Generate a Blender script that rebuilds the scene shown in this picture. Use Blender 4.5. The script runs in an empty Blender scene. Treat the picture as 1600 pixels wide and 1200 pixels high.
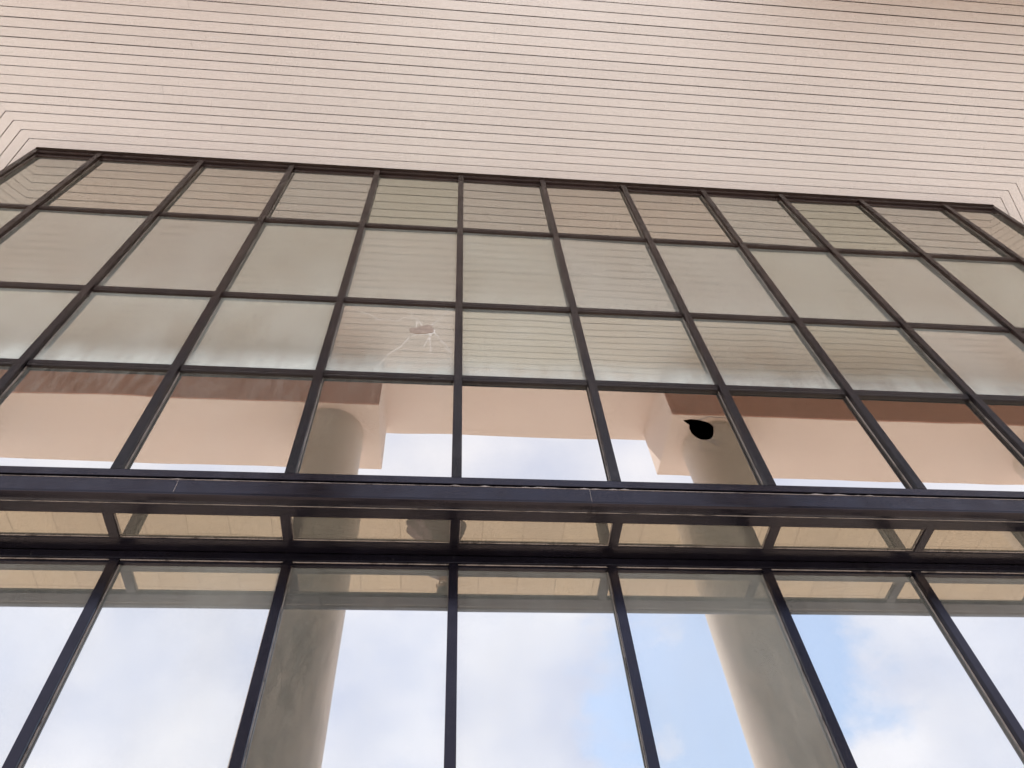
import bpy, bmesh, math, random
from mathutils import Vector, Matrix
from mathutils.geometry import delaunay_2d_cdt
random.seed(7)
S = bpy.context.scene
C = S.collection
H = 1.5                                   # camera height above the paving

# ------------------------------------------------------------------ camera
cd = bpy.data.cameras.new('camera')
cam = bpy.data.objects.new('camera', cd); C.objects.link(cam); S.camera = cam
cd.sensor_width = 36; cd.lens = 36 * 1175.24 / 1600
cd.clip_start = 0.01; cd.clip_end = 2000
def cam_axes(a, b, c):
    ca, sa, cb, sb, cc, sc = math.cos(a), math.sin(a), math.cos(b), math.sin(b), math.cos(c), math.sin(c)
    f = Vector((sa*cb, ca*cb, sb)); r = Vector((ca, -sa, 0)); u = r.cross(f)
    return cc*r + sc*u, -sc*r + cc*u, f
CR, CU, CF = cam_axes(.1529, .9681, -.0901)
M = Matrix((CR, CU, -CF)).transposed().to_4x4(); M.translation = Vector((0, 0, H))
cam.matrix_world = M

# ------------------------------------------------------------------ sky, sun, exposure
SUN_EL, SUN_ROT = math.radians(68), math.radians(200)
w = bpy.data.worlds.new('World'); S.world = w; w.use_nodes = True
nt = w.node_tree; N = nt.nodes; L = nt.links; N.clear()
out = N.new('ShaderNodeOutputWorld'); bg = N.new('ShaderNodeBackground'); L.new(bg.outputs[0], out.inputs[0])
sky = N.new('ShaderNodeTexSky'); sky.sky_type = 'NISHITA'; sky.sun_disc = False
sky.sun_elevation = SUN_EL; sky.sun_rotation = SUN_ROT; sky.air_density = 1.0; sky.dust_density = 1.5; sky.ozone_density = 1.2
tc = N.new('ShaderNodeTexCoord')
def vm(op, a=None, b=None):
    n = N.new('ShaderNodeVectorMath'); n.operation = op
    for i, x in enumerate((a, b)):
        if x is None: continue
        if hasattr(x, 'links') or hasattr(x, 'is_linked'): L.new(x, n.inputs[i])
        else: n.inputs[i].default_value = x
    return n
def mt(op, a=None, b=None, clamp=False):
    n = N.new('ShaderNodeMath'); n.operation = op; n.use_clamp = clamp
    for i, x in enumerate((a, b)):
        if x is None: continue
        if isinstance(x, (int, float)): n.inputs[i].default_value = x
        else: L.new(x, n.inputs[i])
    return n.outputs[0]
mp = N.new('ShaderNodeMapping'); mp.inputs['Scale'].default_value = (1, 1, 1.5); mp.inputs['Location'].default_value = (3.1, 1.7, 0.4)
L.new(tc.outputs['Generated'], mp.inputs[0])
nz = N.new('ShaderNodeTexNoise'); nz.inputs['Scale'].default_value = 6.0; nz.inputs['Detail'].default_value = 10; nz.inputs['Roughness'].default_value = .60
nz.inputs['Distortion'].default_value = .25
L.new(mp.outputs[0], nz.inputs['Vector'])
cover = mt('ADD', nz.outputs[0], .22)
for (d, r0, r1, k) in (((.30, -.794, .52), .978, .998, .36), ((.455, -.705, .545), .984, .998, .34), ((.17, -.80, .56), .990, .9995, .10), ((-.30, -.79, .52), .90, .99, -.12), ((.53, -.735, .44), .978, .998, -.22), ((.07, -.629, .774), .90, .98, -.25)):
    dv = Vector(d).normalized()
    dot = vm('DOT_PRODUCT', tc.outputs['Generated'], tuple(dv)).outputs['Value']
    mr = N.new('ShaderNodeMapRange'); mr.interpolation_type = 'SMOOTHSTEP'
    mr.inputs[1].default_value = r0; mr.inputs[2].default_value = r1; mr.inputs[3].default_value = 0; mr.inputs[4].default_value = k
    L.new(dot, mr.inputs[0]); cover = mt('SUBTRACT', cover, mr.outputs[0])
ramp = N.new('ShaderNodeMapRange'); ramp.interpolation_type = 'SMOOTHSTEP'
ramp.inputs[1].default_value = .42; ramp.inputs[2].default_value = .64
L.new(cover, ramp.inputs[0])
nz2 = N.new('ShaderNodeTexNoise'); nz2.inputs['Scale'].default_value = 5; nz2.inputs['Detail'].default_value = 6
L.new(mp.outputs[0], nz2.inputs['Vector'])
cr = N.new('ShaderNodeValToRGB'); cr.color_ramp.elements[0].position = .3; cr.color_ramp.elements[0].color = (3.3, 3.7, 5.0, 1)
cr.color_ramp.elements[1].position = .68; cr.color_ramp.elements[1].color = (4.95, 5.1, 5.85, 1)
L.new(nz2.outputs[0], cr.inputs[0])
mx = N.new('ShaderNodeMix'); mx.data_type = 'RGBA'
skb = N.new('ShaderNodeMix'); skb.data_type = 'RGBA'; skb.blend_type = 'ADD'; skb.inputs[0].default_value = 1
L.new(sky.outputs[0], skb.inputs[6]); skb.inputs[7].default_value = (.45, .55, .7, 1)     # thin veil of high haze
L.new(ramp.outputs[0], mx.inputs[0]); L.new(skb.outputs[2], mx.inputs[6]); L.new(cr.outputs[0], mx.inputs[7])
L.new(mx.outputs[2], bg.inputs[0]); bg.inputs[1].default_value = .10
sd = bpy.data.lights.new('sun', 'SUN'); sd.energy = 3.6; sd.angle = math.radians(.53); sd.color = (1, .965, .92)
sun = bpy.data.objects.new('sun', sd); C.objects.link(sun)
# sky texture: rotation 0 = sun towards +Y, growing clockwise seen from above
sdir = Vector((math.sin(SUN_ROT)*math.cos(SUN_EL), math.cos(SUN_ROT)*math.cos(SUN_EL), math.sin(SUN_EL)))
sun.rotation_euler = sdir.to_track_quat('Z', 'Y').to_euler(); sun.location = (0, -30, 60)
S.view_settings.view_transform = 'Standard'; S.view_settings.look = 'None'; S.view_settings.exposure = 1.56
S.view_settings.gamma = 1; S.view_settings.use_curve_mapping = False
S.render.resolution_x = 1024; S.render.resolution_y = 768
S.render.engine = 'CYCLES'
S.cycles.use_denoising = True; S.cycles.denoising_input_passes = 'RGB'
S.cycles.max_bounces = 12; S.cycles.glossy_bounces = 8; S.cycles.diffuse_bounces = 5

# ------------------------------------------------------------------ materials
def material(name):
    m = bpy.data.materials.new(name); m.use_nodes = True
    t = m.node_tree; t.nodes.clear()
    o = t.nodes.new('ShaderNodeOutputMaterial')
    def nn(ty, **kw):
        n = t.nodes.new(ty)
        for k, v in kw.items(): setattr(n, k, v)
        return n
    return m, t, o, nn
def link(t, a, b): t.links.new(a, b)
def noise(nn, t, scale, detail=4, rough=.5, vec=None, stretch=None, dist=0):
    n = nn('ShaderNodeTexNoise'); n.inputs['Scale'].default_value = scale; n.inputs['Detail'].default_value = detail
    n.inputs['Roughness'].default_value = rough; n.inputs['Distortion'].default_value = dist
    if vec is None:
        c = nn('ShaderNodeTexCoord'); vec = c.outputs['Object']
    if stretch:
        q = nn('ShaderNodeMapping'); q.inputs['Scale'].default_value = stretch; link(t, vec, q.inputs[0]); vec = q.outputs[0]
    link(t, vec, n.inputs['Vector']); return n.outputs[0]
def maprange(nn, t, v, a, b, c=0, d=1, smooth=True):
    r = nn('ShaderNodeMapRange', interpolation_type='SMOOTHSTEP' if smooth else 'LINEAR')
    for i, x in zip((1, 2, 3, 4), (a, b, c, d)): r.inputs[i].default_value = x
    link(t, v, r.inputs[0]); return r.outputs[0]
def mixc(nn, t, f, a, b, mode='MIX'):
    m = nn('ShaderNodeMix', data_type='RGBA', blend_type=mode)
    if isinstance(f, (int, float)): m.inputs[0].default_value = f
    else: link(t, f, m.inputs[0])
    for i, x in ((6, a), (7, b)):
        if isinstance(x, tuple): m.inputs[i].default_value = x + ((1,) if len(x) == 3 else ())
        else: link(t, x, m.inputs[i])
    return m.outputs[2]
def math2(nn, t, op, a, b=0, clamp=False):
    n = nn('ShaderNodeMath', operation=op, use_clamp=clamp)
    for i, x in enumerate((a, b)):
        if isinstance(x, (int, float)): n.inputs[i].default_value = x
        else: link(t, x, n.inputs[i])
    return n.outputs[0]

def paint(name, c1, c2, rough=.8, scale=2.0, amount=1.0, bump=.02, bscale=60, streak=None, island=0.0):
    m, t, o, nn = material(name)
    b = nn('ShaderNodeBsdfPrincipled'); link(t, b.outputs[0], o.inputs[0])
    f = maprange(nn, t, noise(nn, t, scale, 6, .6), .3, .7)
    col = mixc(nn, t, f, c1, c2)
    if streak:
        g = maprange(nn, t, noise(nn, t, 3, 5, .6, stretch=streak), .5, .75)
        col = mixc(nn, t, math2(nn, t, 'MULTIPLY', g, .35 * amount), col, tuple(x * .55 for x in c1))
    if island:
        gi = nn('ShaderNodeNewGeometry')
        v = maprange(nn, t, gi.outputs['Random Per Island'], 0, 1, 1 - island, 1, False)
        hs = nn('ShaderNodeHueSaturation'); link(t, v, hs.inputs['Value']); link(t, col, hs.inputs['Color']); col = hs.outputs[0]
    link(t, col, b.inputs['Base Color']); b.inputs['Roughness'].default_value = rough
    bp = nn('ShaderNodeBump'); bp.inputs['Strength'].default_value = .4; bp.inputs['Distance'].default_value = bump
    link(t, noise(nn, t, bscale, 4, .6), bp.inputs['Height']); link(t, bp.outputs[0], b.inputs['Normal'])
    return m
M_board = paint('painted_board', (.77, .73, .715), (.81, .775, .76), .7, .5, bump=.004, bscale=25, island=.05)
M_brown = paint('beam_face_brown', (.42, .225, .17), (.46, .25, .195), .7, .8, bump=.003, bscale=30)
M_gap = paint('board_gap', (.05, .035, .028), (.07, .05, .04), .9)
M_plaster = paint('plaster', (.71, .585, .53), (.75, .625, .57), .85, .8, bump=.003, bscale=40)
def make_column():
    m, t, o, nn = material('column_paint')
    b = nn('ShaderNodeBsdfPrincipled'); link(t, b.outputs[0], o.inputs[0]); b.inputs['Roughness'].default_value = .6
    col = mixc(nn, t, maprange(nn, t, noise(nn, t, 1.4, 6, .6), .3, .7), (.58, .49, .425), (.64, .55, .485))
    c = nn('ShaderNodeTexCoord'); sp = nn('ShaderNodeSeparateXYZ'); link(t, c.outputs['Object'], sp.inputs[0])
    # shade of the side facing the glass, painted into the colour with streaky edges
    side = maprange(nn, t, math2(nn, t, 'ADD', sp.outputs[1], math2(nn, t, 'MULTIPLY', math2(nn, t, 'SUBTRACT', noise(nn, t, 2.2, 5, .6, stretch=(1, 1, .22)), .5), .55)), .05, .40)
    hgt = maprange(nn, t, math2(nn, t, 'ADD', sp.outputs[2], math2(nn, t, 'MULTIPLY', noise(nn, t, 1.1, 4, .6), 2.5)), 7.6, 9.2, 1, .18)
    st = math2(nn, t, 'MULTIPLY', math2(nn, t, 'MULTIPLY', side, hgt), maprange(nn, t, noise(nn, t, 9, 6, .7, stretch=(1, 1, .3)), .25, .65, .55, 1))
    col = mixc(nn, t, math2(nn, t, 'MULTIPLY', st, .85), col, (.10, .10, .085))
    link(t, col, b.inputs['Base Color'])
    bp = nn('ShaderNodeBump'); bp.inputs['Strength'].default_value = .4; bp.inputs['Distance'].default_value = .002
    link(t, noise(nn, t, 35, 4, .6), bp.inputs['Height']); link(t, bp.outputs[0], b.inputs['Normal'])
    return m
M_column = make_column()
M_inner = paint('interior', (.02, .02, .022), (.03, .03, .032), .9)
M_roof = paint('roof_edge', (.42, .36, .31), (.5, .43, .38), .8)

def make_metal(name='bronze_metal', a=(.020, .0105, .009), c=(.036, .021, .018), spec=.35, ro=(.30, .52), wear=.42, tint=None):
    m, t, o, nn = material(name)
    b = nn('ShaderNodeBsdfPrincipled'); link(t, b.outputs[0], o.inputs[0])
    f = maprange(nn, t, noise(nn, t, 2.2, 6, .65), .35, .7)
    col = mixc(nn, t, f, a, c)
    if not tint:                                # ceiling reflection painted into the colour: browner higher up the wall
        c = nn('ShaderNodeTexCoord'); sp = nn('ShaderNodeSeparateXYZ'); link(t, c.outputs['Object'], sp.inputs[0])
        col = mixc(nn, t, maprange(nn, t, sp.outputs[2], 4.9, 8.2, 1, 0), col, (.008, .0072, .010))
    # chalky weathering: patches and fine scratches where the coating is worn
    g = maprange(nn, t, noise(nn, t, 7, 8, .75, dist=.6), .55, .78)
    col = mixc(nn, t, math2(nn, t, 'MULTIPLY', g, wear), col, (.10, .095, .092))
    s = maprange(nn, t, noise(nn, t, 60, 3, .6, stretch=(1, 1, .35)), .70, .80)
    col = mixc(nn, t, math2(nn, t, 'MULTIPLY', s, .35), col, (.3, .28, .26))
    link(t, col, b.inputs['Base Color'])
    b.inputs['Metallic'].default_value = .05
    if tint: b.inputs['Specular Tint'].default_value = (*tint, 1)
    r = maprange(nn, t, noise(nn, t, 5, 5, .6), .3, .7, *ro); link(t, r, b.inputs['Roughness'])
    b.inputs['Specular IOR Level'].default_value = spec
    bp = nn('ShaderNodeBump'); bp.inputs['Strength'].default_value = .3; bp.inputs['Distance'].default_value = .002
    link(t, noise(nn, t, 30, 5, .6), bp.inputs['Height']); link(t, bp.outputs[0], b.inputs['Normal'])
    return m
M_metal = make_metal()
M_dark = make_metal('dark_metal_sky_tint', (.0035, .0030, .0050), (.006, .0055, .010), .42, (.16, .34), .12, (.92, .85, 1.0))  # blue of the mirrored sky put into base colour and specular tint
def make_seal():
    m, t, o, nn = material('sealant')
    b = nn('ShaderNodeBsdfPrincipled'); link(t, b.outputs[0], o.inputs[0])
    f = maprange(nn, t, noise(nn, t, 9, 6, .7), .30, .55)
    link(t, mixc(nn, t, f, (.06, .05, .045), (.34, .30, .275)), b.inputs['Base Color']); b.inputs['Roughness'].default_value = .5
    return m
M_seal = make_seal()

def make_glass():
    """Mirror-coated grey-bronze glazing with a film of dust. Object properties of each pane: tint (rgb via object colour),
    haze (roughness), film (even dust), band (dust along the bottom edge), scuff (rubbed streaks)."""
    m, t, o, nn = material('reflective_glass')
    def prop(n):
        a = nn('ShaderNodeAttribute', attribute_type='OBJECT', attribute_name=n); return a.outputs['Fac']
    oi = nn('ShaderNodeObjectInfo'); tcd = nn('ShaderNodeTexCoord')
    sep = nn('ShaderNodeSeparateXYZ'); link(t, tcd.outputs['Generated'], sep.inputs[0])
    off = nn('ShaderNodeVectorMath', operation='SCALE'); 
    cmb = nn('ShaderNodeCombineXYZ'); 
    for i in range(3): link(t, oi.outputs['Random'], cmb.inputs[i])
    link(t, cmb.outputs[0], off.inputs[0]); off.inputs['Scale'].default_value = 37.0
    va = nn('ShaderNodeVectorMath', operation='ADD'); link(t, tcd.outputs['Object'], va.inputs[0]); link(t, off.outputs[0], va.inputs[1])
    V = va.outputs[0]
    gl = nn('ShaderNodeBsdfAnisotropic') if False else nn('ShaderNodeBsdfGlossy')
    link(t, mixc(nn, t, 1.0, oi.outputs['Color'], (.62, .595, .555), 'MULTIPLY'), gl.inputs['Color'])
    n1 = maprange(nn, t, noise(nn, t, 1.6, 5, .6, V, stretch=(1, 1, .5)), .3, .7)
    rough = math2(nn, t, 'MULTIPLY', prop('haze'), math2(nn, t, 'ADD', math2(nn, t, 'MULTIPLY', n1, .7), .45))
    link(t, rough, gl.inputs['Roughness'])
    bp = nn('ShaderNodeBump'); bp.inputs['Strength'].default_value = .5; bp.inputs['Distance'].default_value = .0034
    link(t, noise(nn, t, 1.3, 1, .4, V, stretch=(1, 1, .7)), bp.inputs['Height']); link(t, bp.outputs[0], gl.inputs['Normal'])
    df = nn('ShaderNodeBsdfDiffuse')
    link(t, mixc(nn, t, n1, (.49, .495, .44), (.58, .595, .54)), df.inputs['Color'])
    # band of dust at the pane's foot with an uneven upper edge
    edge = noise(nn, t, 5, 5, .65, V, stretch=(1, 1, .25))
    zz = math2(nn, t, 'ADD', sep.outputs[2], math2(nn, t, 'MULTIPLY', math2(nn, t, 'SUBTRACT', edge, .5), .22))
    bd = maprange(nn, t, zz, .02, .34, 1, 0)
    bd = math2(nn, t, 'MULTIPLY', math2(nn, t, 'MULTIPLY', bd, prop('band')), maprange(nn, t, noise(nn, t, 14, 4, .6, V, stretch=(1, 1, .2)), .2, .7, .6, 1))
    # thin dirt along all edges
    ex = math2(nn, t, 'MINIMUM', sep.outputs[0], math2(nn, t, 'SUBTRACT', 1, sep.outputs[0]))
    ez = math2(nn, t, 'MINIMUM', sep.outputs[2], math2(nn, t, 'SUBTRACT', 1, sep.outputs[2]))
    ee = math2(nn, t, 'ADD', math2(nn, t, 'MINIMUM', ex, ez), math2(nn, t, 'MULTIPLY', math2(nn, t, 'SUBTRACT', noise(nn, t, 9, 3, .5, V), .5), .03))
    eb = maprange(nn, t, ee, .0, .035, .10, 0)
    film = math2(nn, t, 'MULTIPLY', prop('film'), maprange(nn, t, noise(nn, t, 1.7, 4, .5, V, stretch=(1, 1, .6)), .28, .72, .72, 1.25))
    # rubbed diagonal streaks and runs
    rot = nn('ShaderNodeMapping'); rot.inputs['Rotation'].default_value = (0, .5, 0); rot.inputs['Scale'].default_value = (22, 1, 5); link(t, V, rot.inputs[0])
    sc = noise(nn, t, 1.0, 5, .7, rot.outputs[0]); sc = math2(nn, t, 'MULTIPLY', math2(nn, t, 'MULTIPLY', maprange(nn, t, sc, .35, .8), maprange(nn, t, sep.outputs[2], .35, 1, .25, .9)), prop('scuff'))
    run = noise(nn, t, 1.0, 3, .6, V, stretch=(45, 1, 1.6)); run = math2(nn, t, 'MULTIPLY', maprange(nn, t, run, .55, .8, 0, .10), prop('band'))
    tot = film
    for x in (bd, eb, sc, run): tot = math2(nn, t, 'ADD', tot, x)
    tot = math2(nn, t, 'MINIMUM', tot, 1)
    ms = nn('ShaderNodeMixShader'); link(t, tot, ms.inputs[0]); link(t, gl.outputs[0], ms.inputs[1]); link(t, df.outputs[0], ms.inputs[2])
    link(t, ms.outputs[0], o.inputs[0])
    return m
M_glass = make_glass()
def make_crack(name, c, rough=.3):
    m, t, o, nn = material(name)
    b = nn('ShaderNodeBsdfPrincipled'); link(t, b.outputs[0], o.inputs[0])
    link(t, mixc(nn, t, maprange(nn, t, noise(nn, t, 25, 3), .35, .65), c, tuple(x*.72 for x in c)), b.inputs['Base Color']); b.inputs['Roughness'].default_value = rough
    return m
M_crack = make_crack('fractured_glass_edge', (.86, .82, .76))
M_crackdark = make_crack('dark_crack', (.12, .10, .09))
M_shard = make_crack('crushed_glass', (.40, .31, .25), .6)
def make_paving():
    m, t, o, nn = material('paving')
    b = nn('ShaderNodeBsdfPrincipled'); link(t, b.outputs[0], o.inputs[0])
    c = nn('ShaderNodeTexCoord')
    br = nn('ShaderNodeTexBrick'); link(t, c.outputs['Object'], br.inputs['Vector'])
    br.inputs['Scale'].default_value = 1; br.inputs['Brick Width'].default_value = .6; br.inputs['Row Height'].default_value = .6; br.offset = 0
    br.inputs['Mortar Size'].default_value = .009; br.inputs['Mortar Smooth'].default_value = .1
    br.inputs['Color1'].default_value = (.44, .35, .27, 1); br.inputs['Color2'].default_value = (.40, .315, .25, 1); br.inputs['Mortar'].default_value = (.29, .22, .17, 1)
    n = maprange(nn, t, noise(nn, t, .9, 7, .65), .3, .7)
    col = mixc(nn, t, math2(nn, t, 'MULTIPLY', n, .35), br.outputs[0], (.31, .25, .20))
    link(t, col, b.inputs['Base Color']); b.inputs['Roughness'].default_value = .85
    bp = nn('ShaderNodeBump'); bp.inputs['Distance'].default_value = .004; bp.inputs['Strength'].default_value = .5
    link(t, noise(nn, t, 60, 4), bp.inputs['Height']); link(t, bp.outputs[0], b.inputs['Normal'])
    return m
M_paving = make_paving()
M_bounce_strip = paint('bounce_strip_grey', (.40, .405, .41), (.47, .475, .48), .9, .6, bump=.004, bscale=50)
M_grass = paint('lawn', (.05, .075, .025), (.09, .11, .04), .95, .4)

# ------------------------------------------------------------------ mesh helpers
class MB:
    def __init__(s): s.v = []; s.f = []
    def box(s, x0, x1, y0, y1, z0, z1):
        n = len(s.v)
        s.v += [(x, y, z) for z in (z0, z1) for y in (y0, y1) for x in (x0, x1)]
        s.f += [tuple(n + i for i in q) for q in ((0, 2, 3, 1), (4, 5, 7, 6), (0, 1, 5, 4), (2, 6, 7, 3), (0, 4, 6, 2), (1, 3, 7, 5))]
        return s
    def prism(s, pts, z0, z1):                   # pts in xy
        n = len(s.v); k = len(pts)
        s.v += [(x, y, z0) for x, y in pts] + [(x, y, z1) for x, y in pts]
        s.f += [tuple(n + i for i in range(k))[::-1], tuple(n + k + i for i in range(k))]
        s.f += [(n + i, n + (i+1) % k, n + k + (i+1) % k, n + k + i) for i in range(k)]
        return s
    def xprofile(s, prof, x0, x1):               # profile in (y,z), extruded along x; x ends may vary with y: x = a + b*y
        n = len(s.v); k = len(prof)
        f0 = x0 if callable(x0) else (lambda y: x0); f1 = x1 if callable(x1) else (lambda y: x1)
        s.v += [(f0(y), y, z) for y, z in prof] + [(f1(y), y, z) for y, z in prof]
        s.f += [tuple(n + i for i in range(k)), tuple(n + k + i for i in range(k))[::-1]]
        s.f += [(n + (i+1) % k, n + i, n + k + i, n + k + (i+1) % k) for i in range(k)]
        return s
    def build(s, name, mat, parent=None, bevel=0, label=None, smooth=False):
        me = bpy.data.meshes.new(name); me.from_pydata(s.v, [], s.f); me.validate()
        bm = bmesh.new(); bm.from_mesh(me); bmesh.ops.recalc_face_normals(bm, faces=bm.faces); bm.to_mesh(me); bm.free()
        o = bpy.data.objects.new(name, me); C.objects.link(o)
        if mat: me.materials.append(mat)
        if parent: o.parent = parent
        if label: o['label'] = label
        if smooth:
            for p in me.polygons: p.use_smooth = True
        if bevel:
            b = o.modifiers.new('bevel', 'BEVEL'); b.width = bevel; b.segments = 2; b.limit_method = 'ANGLE'
        return o
def thing(name, label, cat, loc=(0, 0, 0), rz=0, group=None):
    o = bpy.data.objects.new(name, None); C.objects.link(o); o.location = loc; o.rotation_euler.z = rz; o.empty_display_size = .2
    o['label'] = label; o['category'] = cat
    if group: o['group'] = group
    return o
def tag(o, label, cat, group=None):
    o['label'] = label; o['category'] = cat
    if group: o['group'] = group
    return o
def structure(o): o['kind'] = 'structure'; return o

# ------------------------------------------------------------------ measured sizes (metres above camera height unless +H)
ZC = 8.81                                   # board ceiling
ZT = (7.195, 5.605, 4.495)                  # transoms
ZS = 3.375                                  # sill
XM = [-4.026, -2.89, -1.879, -.898, .079, 1.049, 2.028, 3.013, 3.998, 5.023, 6.129]
XL, XR = -4.72, 6.80                        # corner jambs
XC = (XL + XR) / 2
YF = 3.0                                    # front of upper mullions
ZB = 3.195                                  # underside of the glazed ledge

# ------------------------------------------------------------------ ground
g = MB(); g.prism([(-400, -400), (400, -400), (400, 400), (-400, 400)], -.3, -.02); structure(g.build('ground', M_grass))
g = MB(); g.prism([(-40, -3.4), (40, -3.4), (40, 14), (-40, 14)], -.28, 0); structure(g.build('pavement', M_paving))

g = MB(); g.prism([(-60, -26), (60, -26), (60, -3.401), (-60, -3.401)], -.28, -.012); structure(g.build('added_bounce_strip', M_bounce_strip))  # unseen; pale grey strip added for its bounce onto the ceiling

# ------------------------------------------------------------------ window walls
TINTS = [(1.01, 1.0, .94), (.98, 1.0, .93), (1.04, .99, .93), (.95, .98, .89), (1.0, 1.0, .97)]
def set_pane(o, tint=(1, 1, 1), haze=.02, film=.06, band=0.0, scuff=0.0, wob=.0032):
    o.color = (*tint, 1); o['haze'] = haze; o['film'] = film; o['band'] = band; o['scuff'] = scuff
    o.rotation_euler.x += random.uniform(-wob, wob); o.rotation_euler.z += random.uniform(-wob, wob)
def inside(p, poly):
    r_ = False
    for (x0, y0), (x1, y1) in zip(poly, poly[1:]+poly[:1]):
        if (y0 > p.y) != (y1 > p.y) and p.x < (x1-x0)*(p.y-y0)/(y1-y0)+x0: r_ = not r_
    return r_
def pane_obj(x0, x1, z0, z1, y, parent, name='glass_pane', holes=None, label=None, th=.006):
    cx, cz = (x0+x1)/2, (z0+z1)/2
    if not holes:
        o = MB().box(x0-cx, x1-cx, 0, th, z0-cz, z1-cz).build(name, M_glass, parent, label=label)
    else:
        outer = [(x0, z0), (x1, z0), (x1, z1), (x0, z1)]
        vs = [Vector(p) for p in outer] + [Vector(p) for p in holes]
        n = len(holes); faces = [[0, 1, 2, 3], [4+i for i in range(n)]]
        V, E, F, ov, oe, of = delaunay_2d_cdt(vs, [], faces, 0, 1e-6)
        s = MB(); k = len(V)
        s.v = [(p.x-cx, 0, p.y-cz) for p in V] + [(p.x-cx, th, p.y-cz) for p in V]
        cnt = {}
        for f in F:
            c0 = sum((V[i] for i in f), Vector((0, 0)))/len(f)
            if inside(c0, holes): continue
            s.f.append(tuple(f)); s.f.append(tuple(k+i for i in f)[::-1])
            for a, b in zip(f, f[1:]+f[:1]): cnt[(a, b)] = 1
        for (a, b) in cnt:
            if (b, a) not in cnt: s.f.append((b, a, k+a, k+b))
        o = s.build(name, M_glass, parent, label=label)
    o.location = (cx, y, cz)
    return o

def mullion(x, z0, z1, yf, yg, parent, w=.060, name='mullion', cap=.014, mat=None):
    s = MB()
    s.box(x-w/2+.004, x+w/2-.004, yf+cap+.003, yg+.05, z0, z1)       # body
    s.box(x-w/2+.010, x+w/2-.010, yf+cap-.001, yf+cap+.004, z0, z1)  # shadow gap
    s.box(x-w/2, x+w/2, yf, yf+cap, z0, z1)                          # snap-on cap
    o = s.build(name, mat or M_metal, parent, bevel=.0022)
    q = MB()
    for sx in (-1, 1):
        a = x + sx*(w/2-.004)
        q.box(min(a, a+sx*.004), max(a, a+sx*.004), yg-.006, yg-.001, z0, z1)
        a = x + sx*(w/2-.0085)
        q.box(min(a, a+sx*.003), max(a, a+sx*.003), yf+cap+.0002, yf+cap+.0028, z0, z1)
    q.build('sealant_bead', M_seal, o)
    return o
def transom(x0, x1, z, yf, yg, parent, h=.062, name='transom'):
    s = MB()
    s.box(x0, x1, yf+.012, yg+.05, z-h/2+.003, z+h/2-.003)
    s.box(x0, x1, yf, yf+.010, z-h/2+.020, z+h/2)
    s.box(x0, x1, yf+.004, yf+.0115, z-h/2, z-h/2+.016)
    o = s.build(name, M_metal, parent, bevel=.0018)
    q = MB().box(x0, x1, yf+.006, yf+.0118, z-h/2+.0162, z-h/2+.0198)
    q.build('sealant_bead', M_seal, o)
    return o

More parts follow.
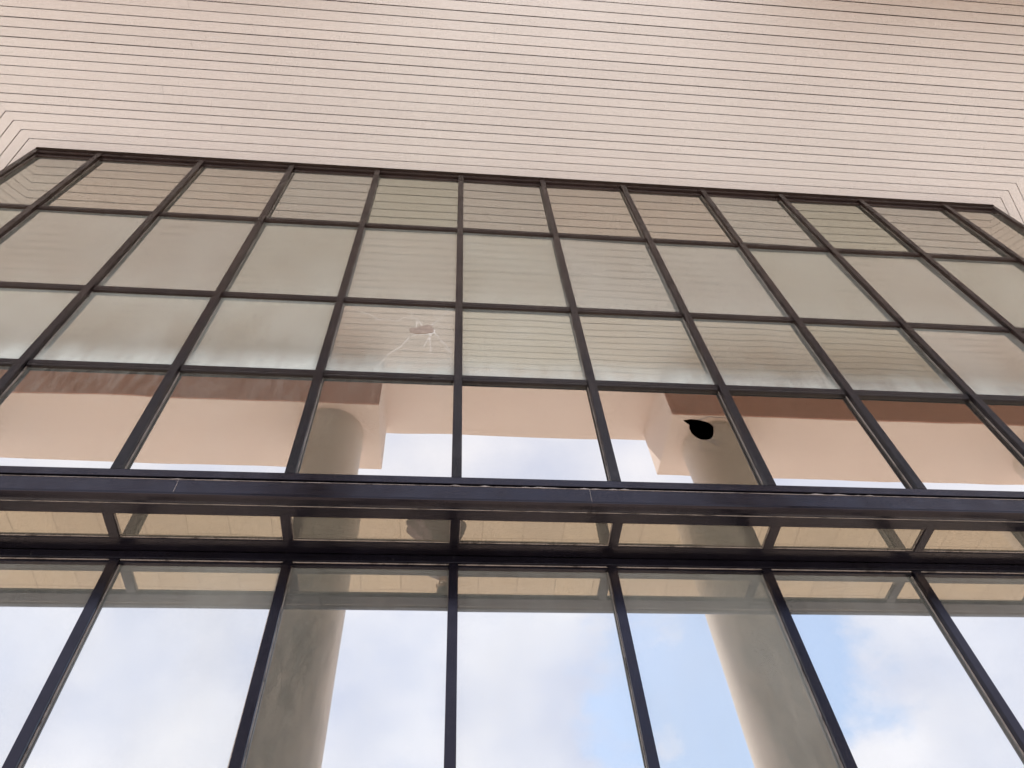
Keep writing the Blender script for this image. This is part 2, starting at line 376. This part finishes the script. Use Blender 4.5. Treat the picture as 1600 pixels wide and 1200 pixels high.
def upper_wall(root, xs, holes=False, main=False):
    """root at the corner line, local y = 0 at the mullion fronts, local z = 0 at camera height + H"""
    jl, jr = xs[0], xs[-1]
    yg = .045
    for x in xs: mullion(x, H+ZS+.03, H+ZC-.004, 0, yg, root, name='mullion' if x not in (jl, jr) else 'corner_post')
    for a, b in zip(xs, xs[1:]):
        for z in ZT: transom(a+.031, b-.031, H+z, .016, yg, root)
    # head frame in two steps, sill strip
    s = MB(); 
    for a, b in zip(xs, xs[1:]):
        s.box(a+.031, b-.031, .006, .030, H+ZC-.075, H+ZC-.003)
        s.box(a+.031, b-.031, .0303, .090, H+ZC-.15, H+ZC-.003)
    s.build('head_frame', M_metal, root, bevel=.003)
    s = MB().box(jl, jr, .0, .085, H+ZS-.030, H+ZS+.028); s.build('sill', M_dark, root, bevel=.003)
    s = MB()
    for a, b in zip(xs, xs[1:]): s.box(a+.031, b-.031, yg-.008, yg-.001, H+ZS+.0285, H+ZS+.034)
    s.build('sealant_bead', M_seal, root)
    rows = [(ZS+.02, ZT[2]), (ZT[2], ZT[1]), (ZT[1], ZT[0]), (ZT[0], ZC-.10)]
    for r, (z0, z1) in enumerate(rows):
        for i, (a, b) in enumerate(zip(xs, xs[1:])):
            nm, lb, hl = 'glass_pane', None, None
            if main and r == 0 and i == 6: hl = HOLE; lb = 'clean pane with a jagged black hole knocked through it'
            if main and r == 1 and i == 4: lb = 'cracked pane with a crushed impact mark and radiating cracks'
            if hl: o = pane_obj(a, b, H+z0, H+z1, yg, root, nm, [(x, z+H) for x, z in hl], lb)
            else: o = pane_obj(a, b, H+z0, H+z1, yg, root, nm, None, lb)
            tn = TINTS[(i*7 + r*3 + i*i) % 5]
            if r: o.rotation_euler = (random.uniform(-.003, .003), random.uniform(-.001, .001), random.uniform(-.003, .003))
            if r >= 1: tn = tuple(c*(0, .96, .87, .85)[r] for c in tn)
            if r == 3: set_pane(o, tn, .028, (.14, .12, .15, .16, .13, .08, .07, .08, .14, .09, .10, .12)[i % 12], .0, 0)
            elif r == 2: set_pane(o, tn, (.08, .11, .12, .12, .075, .06, .065, .085, .10, .11, .11, .10)[i % 12], .24, .12, 0)
            elif r == 1: set_pane(o, tn, (.09, .09, .085, .07, .030, .022, .022, .024, .03, .045, .08, .08)[i % 12], (.38, .40, .38, .38, .27, .22, .20, .19, .20, .30, .40, .36)[i % 12], (.75, .75, .8, .8, .8, .75, .8, .75, .7, .5, .4, .4)[i % 12], 0)
            else: set_pane(o, (1.06, 1.04, 1.0), .004, (.09, .10, .09, .08, .07, .03, .02, .02, .02, .02, .04, .05)[i % 12], 0, (.30, .27, .22, .16, .10, .05, .03, 0, 0, 0, 0, 0)[i % 12], .0008)
            if main and r == 0 and i == 6: add_cracks(o, HC, .005, a, b, z0, z1, yg, M_crackdark)
            if main and r == 1 and i == 4:
                add_cracks(o, PC, .0058, a, b, z0, z1, yg, M_crack)
                cx, cz = (a+b)/2, (z0+z1)/2
                n = len(PATCH); s = MB(); 
                s.v = [(x-cx, -.004, z-cz) for x, z in PATCH] + [(x-cx, -.0005, z-cz) for x, z in PATCH]
                s.f = [tuple(range(n))] + [(k, (k+1) % n, n+(k+1) % n, n+k) for k in range(n)] + [tuple(range(2*n-1, n-1, -1))]
                s.build('impact_mark', M_shard, o)
                rim = MB(); loop = [(x+(.006 if x > -.2 else -.004), z-.012) for x, z in PATCH[5:]]
                add_cracks(o, [loop], .010, a, b, z0, z1, yg, M_crack, 'chipped_rim')
def add_cracks(o, lines, wd, a, b, z0, z1, yg, mat, name='crack'):
    cx, cz = (a+b)/2, (z0+z1)/2; s = MB(); rr = random.Random(3)
    for ln in lines:
        pts = []
        for (p, q) in zip(ln, ln[1:]):
            for k in range(3):
                u = k/3; pts.append((p[0]+(q[0]-p[0])*u+rr.uniform(-.004, .004), p[1]+(q[1]-p[1])*u+rr.uniform(-.004, .004)))
        pts.append(ln[-1]); n = len(pts)
        for i, (p, q) in enumerate(zip(pts, pts[1:])):
            p = Vector((p[0]-cx, p[1]-cz)); q = Vector((q[0]-cx, q[1]-cz)); d = (q-p)
            if d.length < 1e-6: continue
            d.normalize(); nrm = Vector((-d.y, d.x))
            w0 = wd*(1-.6*i/n)/2; w1 = wd*(1-.6*(i+1)/n)/2
            k = len(s.v)
            for (P, ww) in ((p, w0), (q, w1)):
                for sg in (-1, 1):
                    for y in (-.002, -.0004): v = P+nrm*ww*sg; s.v.append((v.x, y, v.y))
            s.f += [(k, k+4, k+6, k+2), (k+1, k+3, k+7, k+5), (k, k+1, k+5, k+4), (k+2, k+6, k+7, k+3), (k, k+2, k+3, k+1), (k+4, k+5, k+7, k+6)]
    s.build(name, mat, o)
HOLE = [(1.6438, 4.1042), (1.7028, 4.1228), (1.7499, 4.1188), (1.7945, 4.1057), (1.8281, 4.0817), (1.8445, 4.0545), (1.8338, 3.9936), (1.8117, 3.9369), (1.7874, 3.9053), (1.7526, 3.8916), (1.715, 3.8959), (1.6837, 3.9246), (1.6696, 3.9607), (1.6648, 4.0101), (1.6761, 4.0547), (1.66, 4.0794)]
HC = [[(1.7879, 3.9089), (1.8337, 3.8785), (1.8805, 3.8532)], [(1.7487, 4.1161), (1.8486, 4.1579), (1.9848, 4.1521)], [(1.7122, 3.8872), (1.694, 3.8327), (1.6869, 3.7913), (1.7839, 3.784)], [(1.7985, 3.8913), (1.8045, 3.8437)], [(1.7514, 3.889), (1.7839, 3.8666), (1.8223, 3.8386)]]
PATCH = [(-0.3098, 5.2108), (-0.2595, 5.215), (-0.2308, 5.2479), (-0.1505, 5.2752), (-0.1344, 5.2561), (-0.1435, 5.2248), (-0.1177, 5.2128), (-0.1211, 5.1663), (-0.1655, 5.1428), (-0.2448, 5.1264), (-0.3006, 5.1416)]
PC = [[(-0.2682, 5.376), (-0.3609, 5.3742), (-0.4281, 5.3097), (-0.5226, 5.343)], [(-0.3042, 5.3729), (-0.3104, 5.4793)], [(-0.2109, 5.2563), (-0.2682, 5.376)], [(-0.1449, 5.262), (-0.0716, 5.3829), (-0.0017, 5.5515)], [(-0.3018, 5.0792), (-0.36, 4.9224), (-0.4389, 4.8247), (-0.4995, 4.6615)], [(-0.126, 5.1625), (-0.17, 5.0126), (-0.1902, 4.9168)], [(0.0299, 4.8596), (-0.0201, 4.9298)], [(-0.5226, 5.343), (-0.5612, 5.3188), (-0.63, 5.3967), (-0.7387, 5.4509)], [(-0.261, 5.2419), (-0.2563, 5.3455)], [(-0.121, 5.1629), (-0.0419, 5.0227), (0.0196, 4.8957)], [(-0.145, 5.1312), (-0.1292, 4.8478)], [(-0.254, 5.1124), (-0.3203, 5.0583)]]

T8 = math.tan(math.radians(22.5))
def ledge(root, xs, lab):
    """glazed underside of the projecting upper wall: cross bars, inner frame, panes"""
    jl, jr = xs[0], xs[-1]
    y0, y1 = .155, .345                         # glass between the lip and the inner frame
    for x in xs[1:-1]:
        s = MB().box(x-.029, x+.029, y0-.004, y1+.004, H+ZB, H+ZB+.05); o = s.build('cross_bar', M_dark, root, bevel=.0025)
        q = MB()
        for sx in (-1, 1): a = x+sx*.029; q.box(min(a, a+sx*.004), max(a, a+sx*.004), y0, y1, H+ZB+.012, H+ZB+.0165)
        q.build('sealant_bead', M_seal, o)
    L0 = lambda y: jl+T8*y; L1 = lambda y: jr-T8*y
    s = MB().xprofile([(y1+.0045, H+ZB-.001), (.448, H+ZB-.001), (.448, H+ZB+.05), (y1+.0045, H+ZB+.05)], L0, L1)
    o = s.build('inner_frame', M_dark, root, bevel=.003)
    MB().xprofile([(y1-.0005, H+ZB+.008), (y1+.004, H+ZB+.008), (y1+.004, H+ZB+.012), (y1-.0005, H+ZB+.012)], L0, L1).build('sealant_bead', M_seal, o)
    for i, (a, b) in enumerate(zip(xs, xs[1:])):
        cx = (a+b)/2; s = MB().box(a-cx, b-cx, y0-.01, y1+.02, 0, .006)
        o = s.build('glass_pane', M_glass, root); o.location = (cx, 0, H+ZB+.017)
        set_pane(o, (.67, .63, .58), .006, .06, 0, .06, .001)
def gutter(root, xs):
    jl, jr = xs[0], xs[-1]
    L0 = lambda y: jl+T8*y; L1 = lambda y: jr-T8*y
    z = H
    prof = [(-.002, z+3.217), (-.002, z+3.318), (.003, z+3.323), (.085, z+3.324), (.085, z+ZB+.005), (.067, z+ZB+.002), (.045, z+ZB+.000), (.018, z+ZB+.003), (.003, z+ZB+.010)]
    s = MB().xprofile(prof, L0, L1); o = s.build('gutter_face', M_dark, root, bevel=.003)
    prof = [(.071, z+ZB-.002), (.150, z+ZB-.002), (.150, z+ZB+.04), (.087, z+ZB+.04), (.087, z+ZB+.006), (.071, z+ZB+.001)]
    s = MB().xprofile(prof, L0, L1); s.build('lip', M_dark, root, bevel=.002)
    MB().xprofile([(.0672, z+ZB-.0005), (.0705, z+ZB-.0005), (.0705, z+ZB+.004), (.0672, z+ZB+.004)], L0, L1).build('sealant_bead', M_seal, root)
    # torn strip of sealant between sill and gutter: one ragged ribbon
    q = MB(); rr = random.Random(5); n = int((jr-jl-.2)/.035)
    for i in range(n+1):
        x = jl+.1+i*.035; big = rr.random() < .35 and math.sin(x*3.1)+math.sin(x*1.3+1) > -.2
        h = rr.uniform(.003, .008) if big else .0008; yy = -.0025-(rr.uniform(.0, .003) if big else 0)
        q.v += [(x, yy, z+3.3205), (x, yy, z+3.3222+h), (x, .006, z+3.3242+h*.5), (x, .006, z+3.3205)]
        if i:
            k = 4*(i-1)
            for c in range(4): q.f.append((k+c, k+(c+1) % 4, k+4+(c+1) % 4, k+4+c))
    q.f += [(3, 2, 1, 0), (4*n, 4*n+1, 4*n+2, 4*n+3)]
    q.build('torn_sealant', M_seal, root)
    # butt joints of the gutter lengths
    for x in (-3.55, -1.5, 1.75-.9+.02, 4.05, 6.0):
        if jl+.2 < x < jr-.2:
            MB().box(x, x+.0018, -.0032, -.001, z+3.216, z+3.320).build('joint', M_seal, root)
            MB().box(x, x+.004, .022, .064, z+ZB-.0015, z+ZB+.012).build('joint', M_dark, root)
    MB().xprofile([(.060, z+3.325), (.064, z+3.325), (.064, z+ZS-.031), (.060, z+ZS-.031)], L0, L1).build('flashing', M_inner, root)
def lower_wall(root, xs, zl=.02):
    """local y = 0 at the mullion fronts"""
    jl, jr = xs[0], xs[-1]; yg = .040; top = H+ZB-.004
    for x in xs: mullion(x, zl, top-.055, 0, yg, root, w=.056, name='mullion' if x not in (jl, jr) else 'corner_post', mat=M_dark)
    for a, b in zip(xs, xs[1:]): transom(a+.029, b-.029, 1.02, .01, yg, root)
    s = MB(); s.box(jl, jr, -.006, .085, top-.054, top); s.build('head_frame', M_dark, root, bevel=.003)
    s = MB()
    for a, b in zip(xs, xs[1:]): s.box(a+.029, b-.029, .014, .085, top-.075, top-.0545)
    s.build('glazing_stop', M_dark, root, bevel=.002)
    s = MB()
    for a, b in zip(xs, xs[1:]): s.box(a+.029, b-.029, .008, .0135, top-.0585, top-.0548)
    s.build('sealant_bead', M_seal, root)
    MB().box(jl, jr, .0, .085, 0.001, zl+.06).build('base_frame', M_dark, root, bevel=.003)
    for i, (a, b) in enumerate(zip(xs, xs[1:])):
        for (z0, z1) in ((.05, 1.02), (1.02, top-.05)):
            o = pane_obj(a, b, z0, z1, yg, root)
            set_pane(o, (1.10, 1.12, 1.12), .008, (.20, .20, .19, .24, .17, .17, .25, .18, .17, .2, .2, .2)[i % 12], 0, .05, .0008)

main_xs = [XL] + XM + [XR]
r = thing('window_wall', 'large upper wall of dark bronze framed mirror glass, four rows of panes, one broken through', 'window wall', (0, YF, 0))
upper_wall(r, main_xs, main=True)
r = thing('window_wall', 'lower wall of tall mirror panes set back beneath the gutter, reflecting clouds and columns', 'window wall', (0, YF+.452, 0))
lw = [XL+.187] + XM + [XR-.187]
lower_wall(r, lw)
r = thing('glass_ledge', 'narrow strip of downward facing glass between the dark gutter and the lower window wall', 'glass soffit', (0, YF, 0))
ledge(r, main_xs, '')
r = thing('gutter', 'long dark bronze gutter with scratched lip running below the big upper window wall', 'gutter', (0, YF, 0))
gutter(r, main_xs)
# the bay turns 45 degrees back at both ends
W2 = 4.0; n2 = 4
for sgn, xj in ((-1, XL), (1, XR)):
    side = 'left' if sgn < 0 else 'right'
    rz = math.radians(45)*(1 if sgn > 0 else -1)
    ox = xj if sgn > 0 else xj - W2*math.cos(rz); oy = YF if sgn > 0 else YF + W2*math.sin(-rz)
    xs = [.0335+(W2-.067)*i/n2 for i in range(n2+1)]
    r = thing('window_wall', f'upper mirror glass wall angled back beyond the {side} corner post', 'window wall', (ox, oy, 0), rz); upper_wall(r, xs)
    q = thing('gutter', f'dark gutter angled back past the {side} corner of the bay', 'gutter', (ox, oy, 0), rz); gutter(q, xs)
    q = thing('glass_ledge', f'downward facing glass strip angled back past the {side} corner of the bay', 'glass soffit', (ox, oy, 0), rz); ledge(q, xs, '')
    d = Matrix.Rotation(rz, 4, 'Z') @ Vector((0, .452, 0))
    q = thing('window_wall', f'lower mirror glass wall angled back past the {side} corner of the bay', 'window wall', (ox+d.x, oy+d.y, 0), rz)
    lower_wall(q, [.19]+xs[1:-1]+[W2-.19])

# ------------------------------------------------------------------ building shell (dark interior) and canopy
c45 = W2*math.cos(math.radians(45))
b = thing('building', 'dark interior and solid body of the building behind the mirror glass', 'building', (XC, 6, 0))
bx = XC; hw = (XR-XL)/2
foot = [(-hw+.10, YF+.10-6), (hw-.10, YF+.10-6), (hw+c45-.10, YF+c45+.14-6), (hw+c45-.10, 13-6), (-hw-c45+.10, 13-6), (-hw-c45+.10, YF+c45+.14-6)]
def shell(pts, z0, z1, name, mat, th=.05, skip=()):
    s = MB()
    for i, (p, q) in enumerate(zip(pts, pts[1:]+pts[:1])):
        if i in skip: continue
        p = Vector(p); q = Vector(q); d = (q-p).normalized(); n = Vector((-d.y, d.x))*th
        s.prism([tuple(p), tuple(q), tuple(q+n), tuple(p+n)], z0, z1)
    return s.build(name, mat, b)
shell(foot, 0, H+ZC+.01, 'wall', M_roof, .2, skip=(0, 1, 5))
MB().prism([(x*.985, y) for x, y in foot], H+ZC-.03, H+ZC-.002).build('inner_ceiling', M_inner, b)
MB().prism([(x*.985, y+.46) for x, y in foot], H+ZB+.1, H+ZB+.14).build('inner_floor', M_inner, b)
MB().prism([(-hw-2.2, 5.2-6+.8), (hw+2.2, 5.2-6+.8), (hw+2.2, 5.4-6+.8), (-hw-2.2, 5.4-6+.8)], .02, H+ZC-.04).build('inner_wall', M_inner, b)

cn = thing('canopy', 'deep porch roof with cream boarded ceiling, plain pink edge strip and two heavy beams', 'canopy', (XC, 1, 0))
def L_(p): return (p[0]-XC, p[1]-1)
YE = .38                                    # where the boards stop; plain soffit from here to the outer edge
YO = -.73
PW = .0968; GAP = .0096
s = MB(); k = 0; y = YF-.018
RT = math.tan(math.radians(30))             # mitre leans 30 degrees off the facade normal
ztop = H+ZC+.03
def xl(y): return XL - (YF-y)*RT
def xr(y): return XR + (YF-y)*RT
rb = random.Random(11)
while y > YE+.02:
    y1 = max(y-PW+GAP*rb.uniform(.8, 1.25), YE)
    dz = rb.uniform(-.002, .002)
    # a few planks are butted from two lengths
    cuts = [None]
    if rb.random() < .45:
        xx = rb.uniform(-3.5, 6); cuts = [xx]
    def strip(xa0, xa1, xb0, xb1):
        s.prism([L_((xa0, y)), L_((xb0, y)), L_((xb1, y1)), L_((xa1, y1))], H+ZC+dz, ztop)
    if cuts[0] is None: strip(xl(y)+.006, xl(y1)+.006, xr(y)-.006, xr(y1)-.006)
    else:
        xx = cuts[0]; strip(xl(y)+.006, xl(y1)+.006, xx-.0012, xx-.0012); strip(xx+.0012, xx+.0012, xr(y)-.006, xr(y1)-.006)
    y -= PW
boards = s.build('ceiling_boards', M_board, cn)
# boards of the angled ends: parallel to the angled glass, bounded by the mitre line
for sgn, xj in ((-1, XL), (1, XR)):
    s = MB()
    bd = Vector((sgn*math.sqrt(.5), math.sqrt(.5)))          # along the angled glass
    nr = Vector((sgn*math.sqrt(.5), -math.sqrt(.5)))         # outwards from it
    mi = Vector((sgn*math.sin(math.radians(30)), -math.cos(math.radians(30))))   # mitre
    o0 = Vector((xj, YF-.018)); stp = PW/math.cos(math.radians(30))
    for i in range(135):
        q = []
        for d in (stp*i, stp*(i+1)-GAP*.95):
            a = o0+mi*d; e0 = o0+nr*(d*mi.dot(nr))
            if a.y < YE: a = e0+bd*((YE-e0.y)/bd.y)        # past the mitre the board starts at the plain soffit
            else: a = a+Vector((sgn*.006, 0))
            tm = min((15.9-abs(e0.x-XC))/bd.y, (12.9-e0.y)/bd.y)
            q.append((a, e0+bd*tm))
        (a, e), (c, f) = q
        if abs(e.x) <= abs(a.x)+.05 or abs(f.x) <= abs(c.x)+.05: break
        dz = rb.uniform(-.0012, .0012)
        s.prism([L_(a), L_(e), L_(f), L_(c)], H+ZC+dz, ztop)
    s.build('ceiling_boards', M_board, cn)
MB().box(-16, 16, YE-1, 12, ztop+.001, ztop+.02).build('board_backing', M_gap, cn)
MB().box(-16, 16, YO-1, YE-.004-1, H+ZC-.012, ztop+.02).build('plain_soffit', M_plaster, cn, bevel=.004)
MB().box(-16, 16, YO-.06-1, 12, ztop+.021, ztop+.9).build('roof_slab', M_roof, cn)
MB().box(-16, 16, YO-.10-1, YO-.0005-1, H+ZC-.010, ztop+.95).build('fascia', M_plaster, cn, bevel=.005)
for x0, x1 in ((-15.5, -.845-XC), (2.99-XC, 15.5)):
    MB().box(x0, x1, YO+.001-1, YE-.03-1, H+7.87, H+ZC-.0125).build('beam', M_plaster, cn, bevel=.006)
    MB().box(x0+.002, x1-.002, YE-.0295-1, YE-.012-1, H+7.872, H+ZC-.0128).build('beam_face', M_brown, cn, bevel=.002)  # beam side towards the glass, browner and darker than the beam
def column(x, y, label):
    n = 64; R = .42; bmz = []
    prof = [(R+.10, 0), (R+.10, .14), (R+.06, .18), (R+.02, .22), (R, .26), (R, 3.0), (R, 6.2), (R, H+7.82), (R+.0, H+7.869)]
    s = MB()
    for (rr, z) in prof: s.v += [(rr*math.cos(2*math.pi*i/n), rr*math.sin(2*math.pi*i/n), z) for i in range(n)]
    for k in range(len(prof)-1): s.f += [(k*n+i, k*n+(i+1) % n, (k+1)*n+(i+1) % n, (k+1)*n+i) for i in range(n)]
    s.f.append(tuple(range(n))[::-1]); s.f.append(tuple(range((len(prof)-1)*n, len(prof)*n)))
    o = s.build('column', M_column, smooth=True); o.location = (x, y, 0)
    md = o.modifiers.new('edge', 'EDGE_SPLIT'); md.split_angle = math.radians(35)
    return tag(o, label, 'column', 'round columns carrying the canopy beams')
column(-1.48, -.15, 'round cream column mirrored left of the photographer under the left beam end')
column(3.65, -.15, 'round cream column mirrored behind the pane with the black hole')
column(8.5, -.15, 'round column seen only at the far right edge of the mirror glass')
column(-6.1, -.15, 'round column beyond the left edge under the canopy beam')

# ------------------------------------------------------------------ photographer
exec_person = True
def skin_mesh(name, pts, edges, radii, mat, root=0, sub=2, parent=None):
    me = bpy.data.meshes.new(name); me.from_pydata(pts, edges, []); o = bpy.data.objects.new(name, me); C.objects.link(o)
    md = o.modifiers.new('skin', 'SKIN'); md.use_smooth_shade = True
    sv = me.skin_vertices[0].data if me.skin_vertices else None
    if sv is None:
        bm = bmesh.new(); bm.from_mesh(me); bm.verts.layers.skin.verify(); bm.to_mesh(me); bm.free(); sv = me.skin_vertices[0].data
    for i, rr in enumerate(radii): sv[i].radius = rr if isinstance(rr, tuple) else (rr, rr); sv[i].use_root = (i == root)
    ss = o.modifiers.new('sub', 'SUBSURF'); ss.levels = sub; ss.render_levels = sub
    me.materials.append(mat)
    if parent: o.parent = parent
    return o
def flat(name, c, rough=.8):
    return paint(name, c, tuple(x*.8 for x in c), rough, 12, bump=.002, bscale=80)
M_skin = flat('skin', (.42, .25, .17), .5); M_shirt = flat('shirt', (.075, .050, .065)); M_cloth = paint('patterned_cloth', (.055, .03, .045), (.13, .08, .09), .8, 22, bump=.002, bscale=60); M_trouser = flat('trousers', (.03, .035, .05))
M_hair = flat('hair', (.02, .014, .01)); M_shoe = flat('shoes', (.03, .025, .02), .5); M_phone = flat('phone_body', (.015, .015, .02), .25)
M_lens = flat('lens_glass', (.005, .005, .008), .08); M_eye = flat('eye_white', (.7, .68, .65), .3)
PX, PY = .05, -.40
def person():
    J = []; E = []; Rr = []
    def add(p, r, par=None):
        J.append(p); Rr.append(r)
        if par is not None: E.append((par, len(J)-1))
        return len(J)-1
    z = H
    pelvis = add((0, 0, .96), (.155, .115)); belly = add((0, .005, 1.10), (.145, .11), pelvis); chest = add((0, 0, 1.27), (.165, .12), belly)
    top = add((0, -.01, 1.40), (.11, .085), chest); neck = add((0, .0, 1.475), .055, top)
    base = add((0, .012, 1.53), .058, neck); head = add((0, .015, 1.605), (.078, .092), base); crown = add((0, -.012, 1.69), (.070, .085), head)
    for s_ in (-1, 1):
        hip = add((s_*.095, 0, .90), .095, pelvis); knee = add((s_*.11, .015, .50), .060, hip); calf = add((s_*.112, -.01, .36), .055, knee)
        ank = add((s_*.115, -.02, .09), .038, calf); toe = add((s_*.13, .10, .035), (.042, .030), ank)
        sh = add((s_*.185, .0, 1.385), .062, top); el = add((s_*.335, .10, 1.20), .045, sh); fa = add((s_*.28, .22, 1.30), .038, el)
        tgt = wristL if s_ < 0 else wristR
        add((tgt.x-PX, tgt.y-PY, tgt.z), .025, fa)
    return J, E, Rr
# phone: flat slab just behind the camera, lens at one end
ph_c = Vector((0, 0, H)) - CF*.012 - CR*.055
wristL = ph_c - CR*.105 - CU*.055 - CF*.03; wristR = ph_c + CR*.105 - CU*.055 - CF*.03
man = thing('person', 'person in dark flared clothes holding a phone, mirrored small in the ledge glass', 'person', (PX, PY, 0))
J, E, Rr = person()
body = skin_mesh('body', J, E, Rr, M_shirt, 0, 2, man)
# trousers and shoes are worn over the body: separate skins of slightly larger radius
def sub_skin(name, ids, grow, mat, extra=None):
    mp_ = {k: i for i, k in enumerate(ids)}
    pts = [J[k] for k in ids]; ed = [(mp_[a], mp_[b]) for a, b in E if a in mp_ and b in mp_]
    rd = [tuple(x+grow for x in (Rr[k] if isinstance(Rr[k], tuple) else (Rr[k], Rr[k]))) for k in ids]
    return skin_mesh(name, pts, ed, rd, mat, 0, 2, man)
sub_skin('trousers', [0, 8, 9, 10, 11, 17, 18, 19, 20], .008, M_trouser)
for q in ((11, 12), (20, 21)):
    sub_skin('shoe', list(q), .010, M_shoe)
# long loose skirt with folds
s = MB(); n = 48; prof = [(1.02, .15, .115), (.92, .20, .15), (.80, .26, .19), (.70, .32, .23), (.60, .37, .26), (.54, .385, .27), (.50, .36, .25)]
for k, (z, a, b_) in enumerate(prof):
    for i in range(n):
        t_ = 2*math.pi*i/n; f = 1+.07*math.sin(9*t_+.6)*min(1, k/3)+.03*math.sin(4*t_)
        s.v.append((-.17*k/6+a*f*math.cos(t_), b_*f*math.sin(t_), z))
for k in range(len(prof)-1): s.f += [(k*n+i, k*n+(i+1) % n, (k+1)*n+(i+1) % n, (k+1)*n+i) for i in range(n)]
sk = s.build('skirt', M_cloth, man, smooth=True); sm = sk.modifiers.new('thick', 'SOLIDIFY'); sm.thickness = .006
sub_skin('head', [4, 5, 6, 7], .004, M_skin)
def ell(name, c, r, mat, par, rot=(0, 0, 0), seg=24):
    bm = bmesh.new(); bmesh.ops.create_uvsphere(bm, u_segments=seg, v_segments=seg//2, radius=1)
    for v in bm.verts: v.co = Vector((v.co.x*r[0], v.co.y*r[1], v.co.z*r[2]))
    me = bpy.data.meshes.new(name); bm.to_mesh(me); bm.free()
    for p in me.polygons: p.use_smooth = True
    o = bpy.data.objects.new(name, me); C.objects.link(o); me.materials.append(mat); o.location = c; o.rotation_euler = rot; o.parent = par; return o
hair = ell('hair', (0, -.025, 1.685), (.092, .108, .085), M_hair, man)
for s_ in (-1, 1):
    ell('ear', (s_*.086, .005, 1.61), (.012, .022, .032), M_skin, man); ell('eye', (s_*.032, .098, 1.625), (.014, .010, .009), M_eye, man)
ell('nose', (0, .113, 1.595), (.014, .020, .024), M_skin, man); ell('mouth', (0, .103, 1.553), (.025, .008, .007), flat('lips', (.35, .13, .11), .5), man)
def hand(side, wr):
    sgn = -1 if side < 0 else 1
    org = Vector((PX, PY, 0))
    inw = -sgn*CR                                       # towards the phone
    palm = wr + CU*.045 + inw*.004
    P = [wr, palm]; Ed = [(0, 1)]; Rd = [(.022, .016), (.030, .014)]
    for i in range(4):                                  # fingers wrap behind and around the phone's edge
        ln = (.030, .034, .032, .026)[i]
        b0 = palm + CU*(.030-.019*i) + CF*.004 + inw*.006
        b1 = b0 + inw*ln*.5 + CF*.014; b2 = b1 + inw*ln*.5 - CF*.002; b3 = b2 + inw*ln*.35 - CF*.004
        k = len(P); P += [b0, b1, b2, b3]; Rd += [.0095, .0085, .008, .007]; Ed += [(1, k), (k, k+1), (k+1, k+2), (k+2, k+3)]
    b0 = palm - CU*.028 - CF*.010; b1 = b0 + inw*.022 - CF*.014 + CU*.012; b2 = b1 + inw*.022 + CU*.016; k = len(P)
    P += [b0, b1, b2]; Rd += [.012, .0105, .009]; Ed += [(1, k), (k, k+1), (k+1, k+2)]
    skin_mesh('hand', [tuple(p-org) for p in P], Ed, Rd, M_skin, 0, 2, man)
hand(-1, wristL); hand(1, wristR)
# phone
pm = thing('phone', 'dark phone held up in the hands of the person', 'phone', tuple(ph_c))
rotm = Matrix((CR, CU, CF)).transposed().to_3x3().to_quaternion()
pm.rotation_mode = 'QUATERNION'; pm.rotation_quaternion = rotm
MB().box(-.078, .078, -.037, .037, -.004, .004).build('phone_body', M_phone, pm, bevel=.003)
MB().box(-.074, .074, -.034, .034, -.0045, -.0041).build('screen', M_lens, pm)
cl = ell('camera_lens', (.055, 0, .0042), (.006, .006, .0012), M_lens, pm)
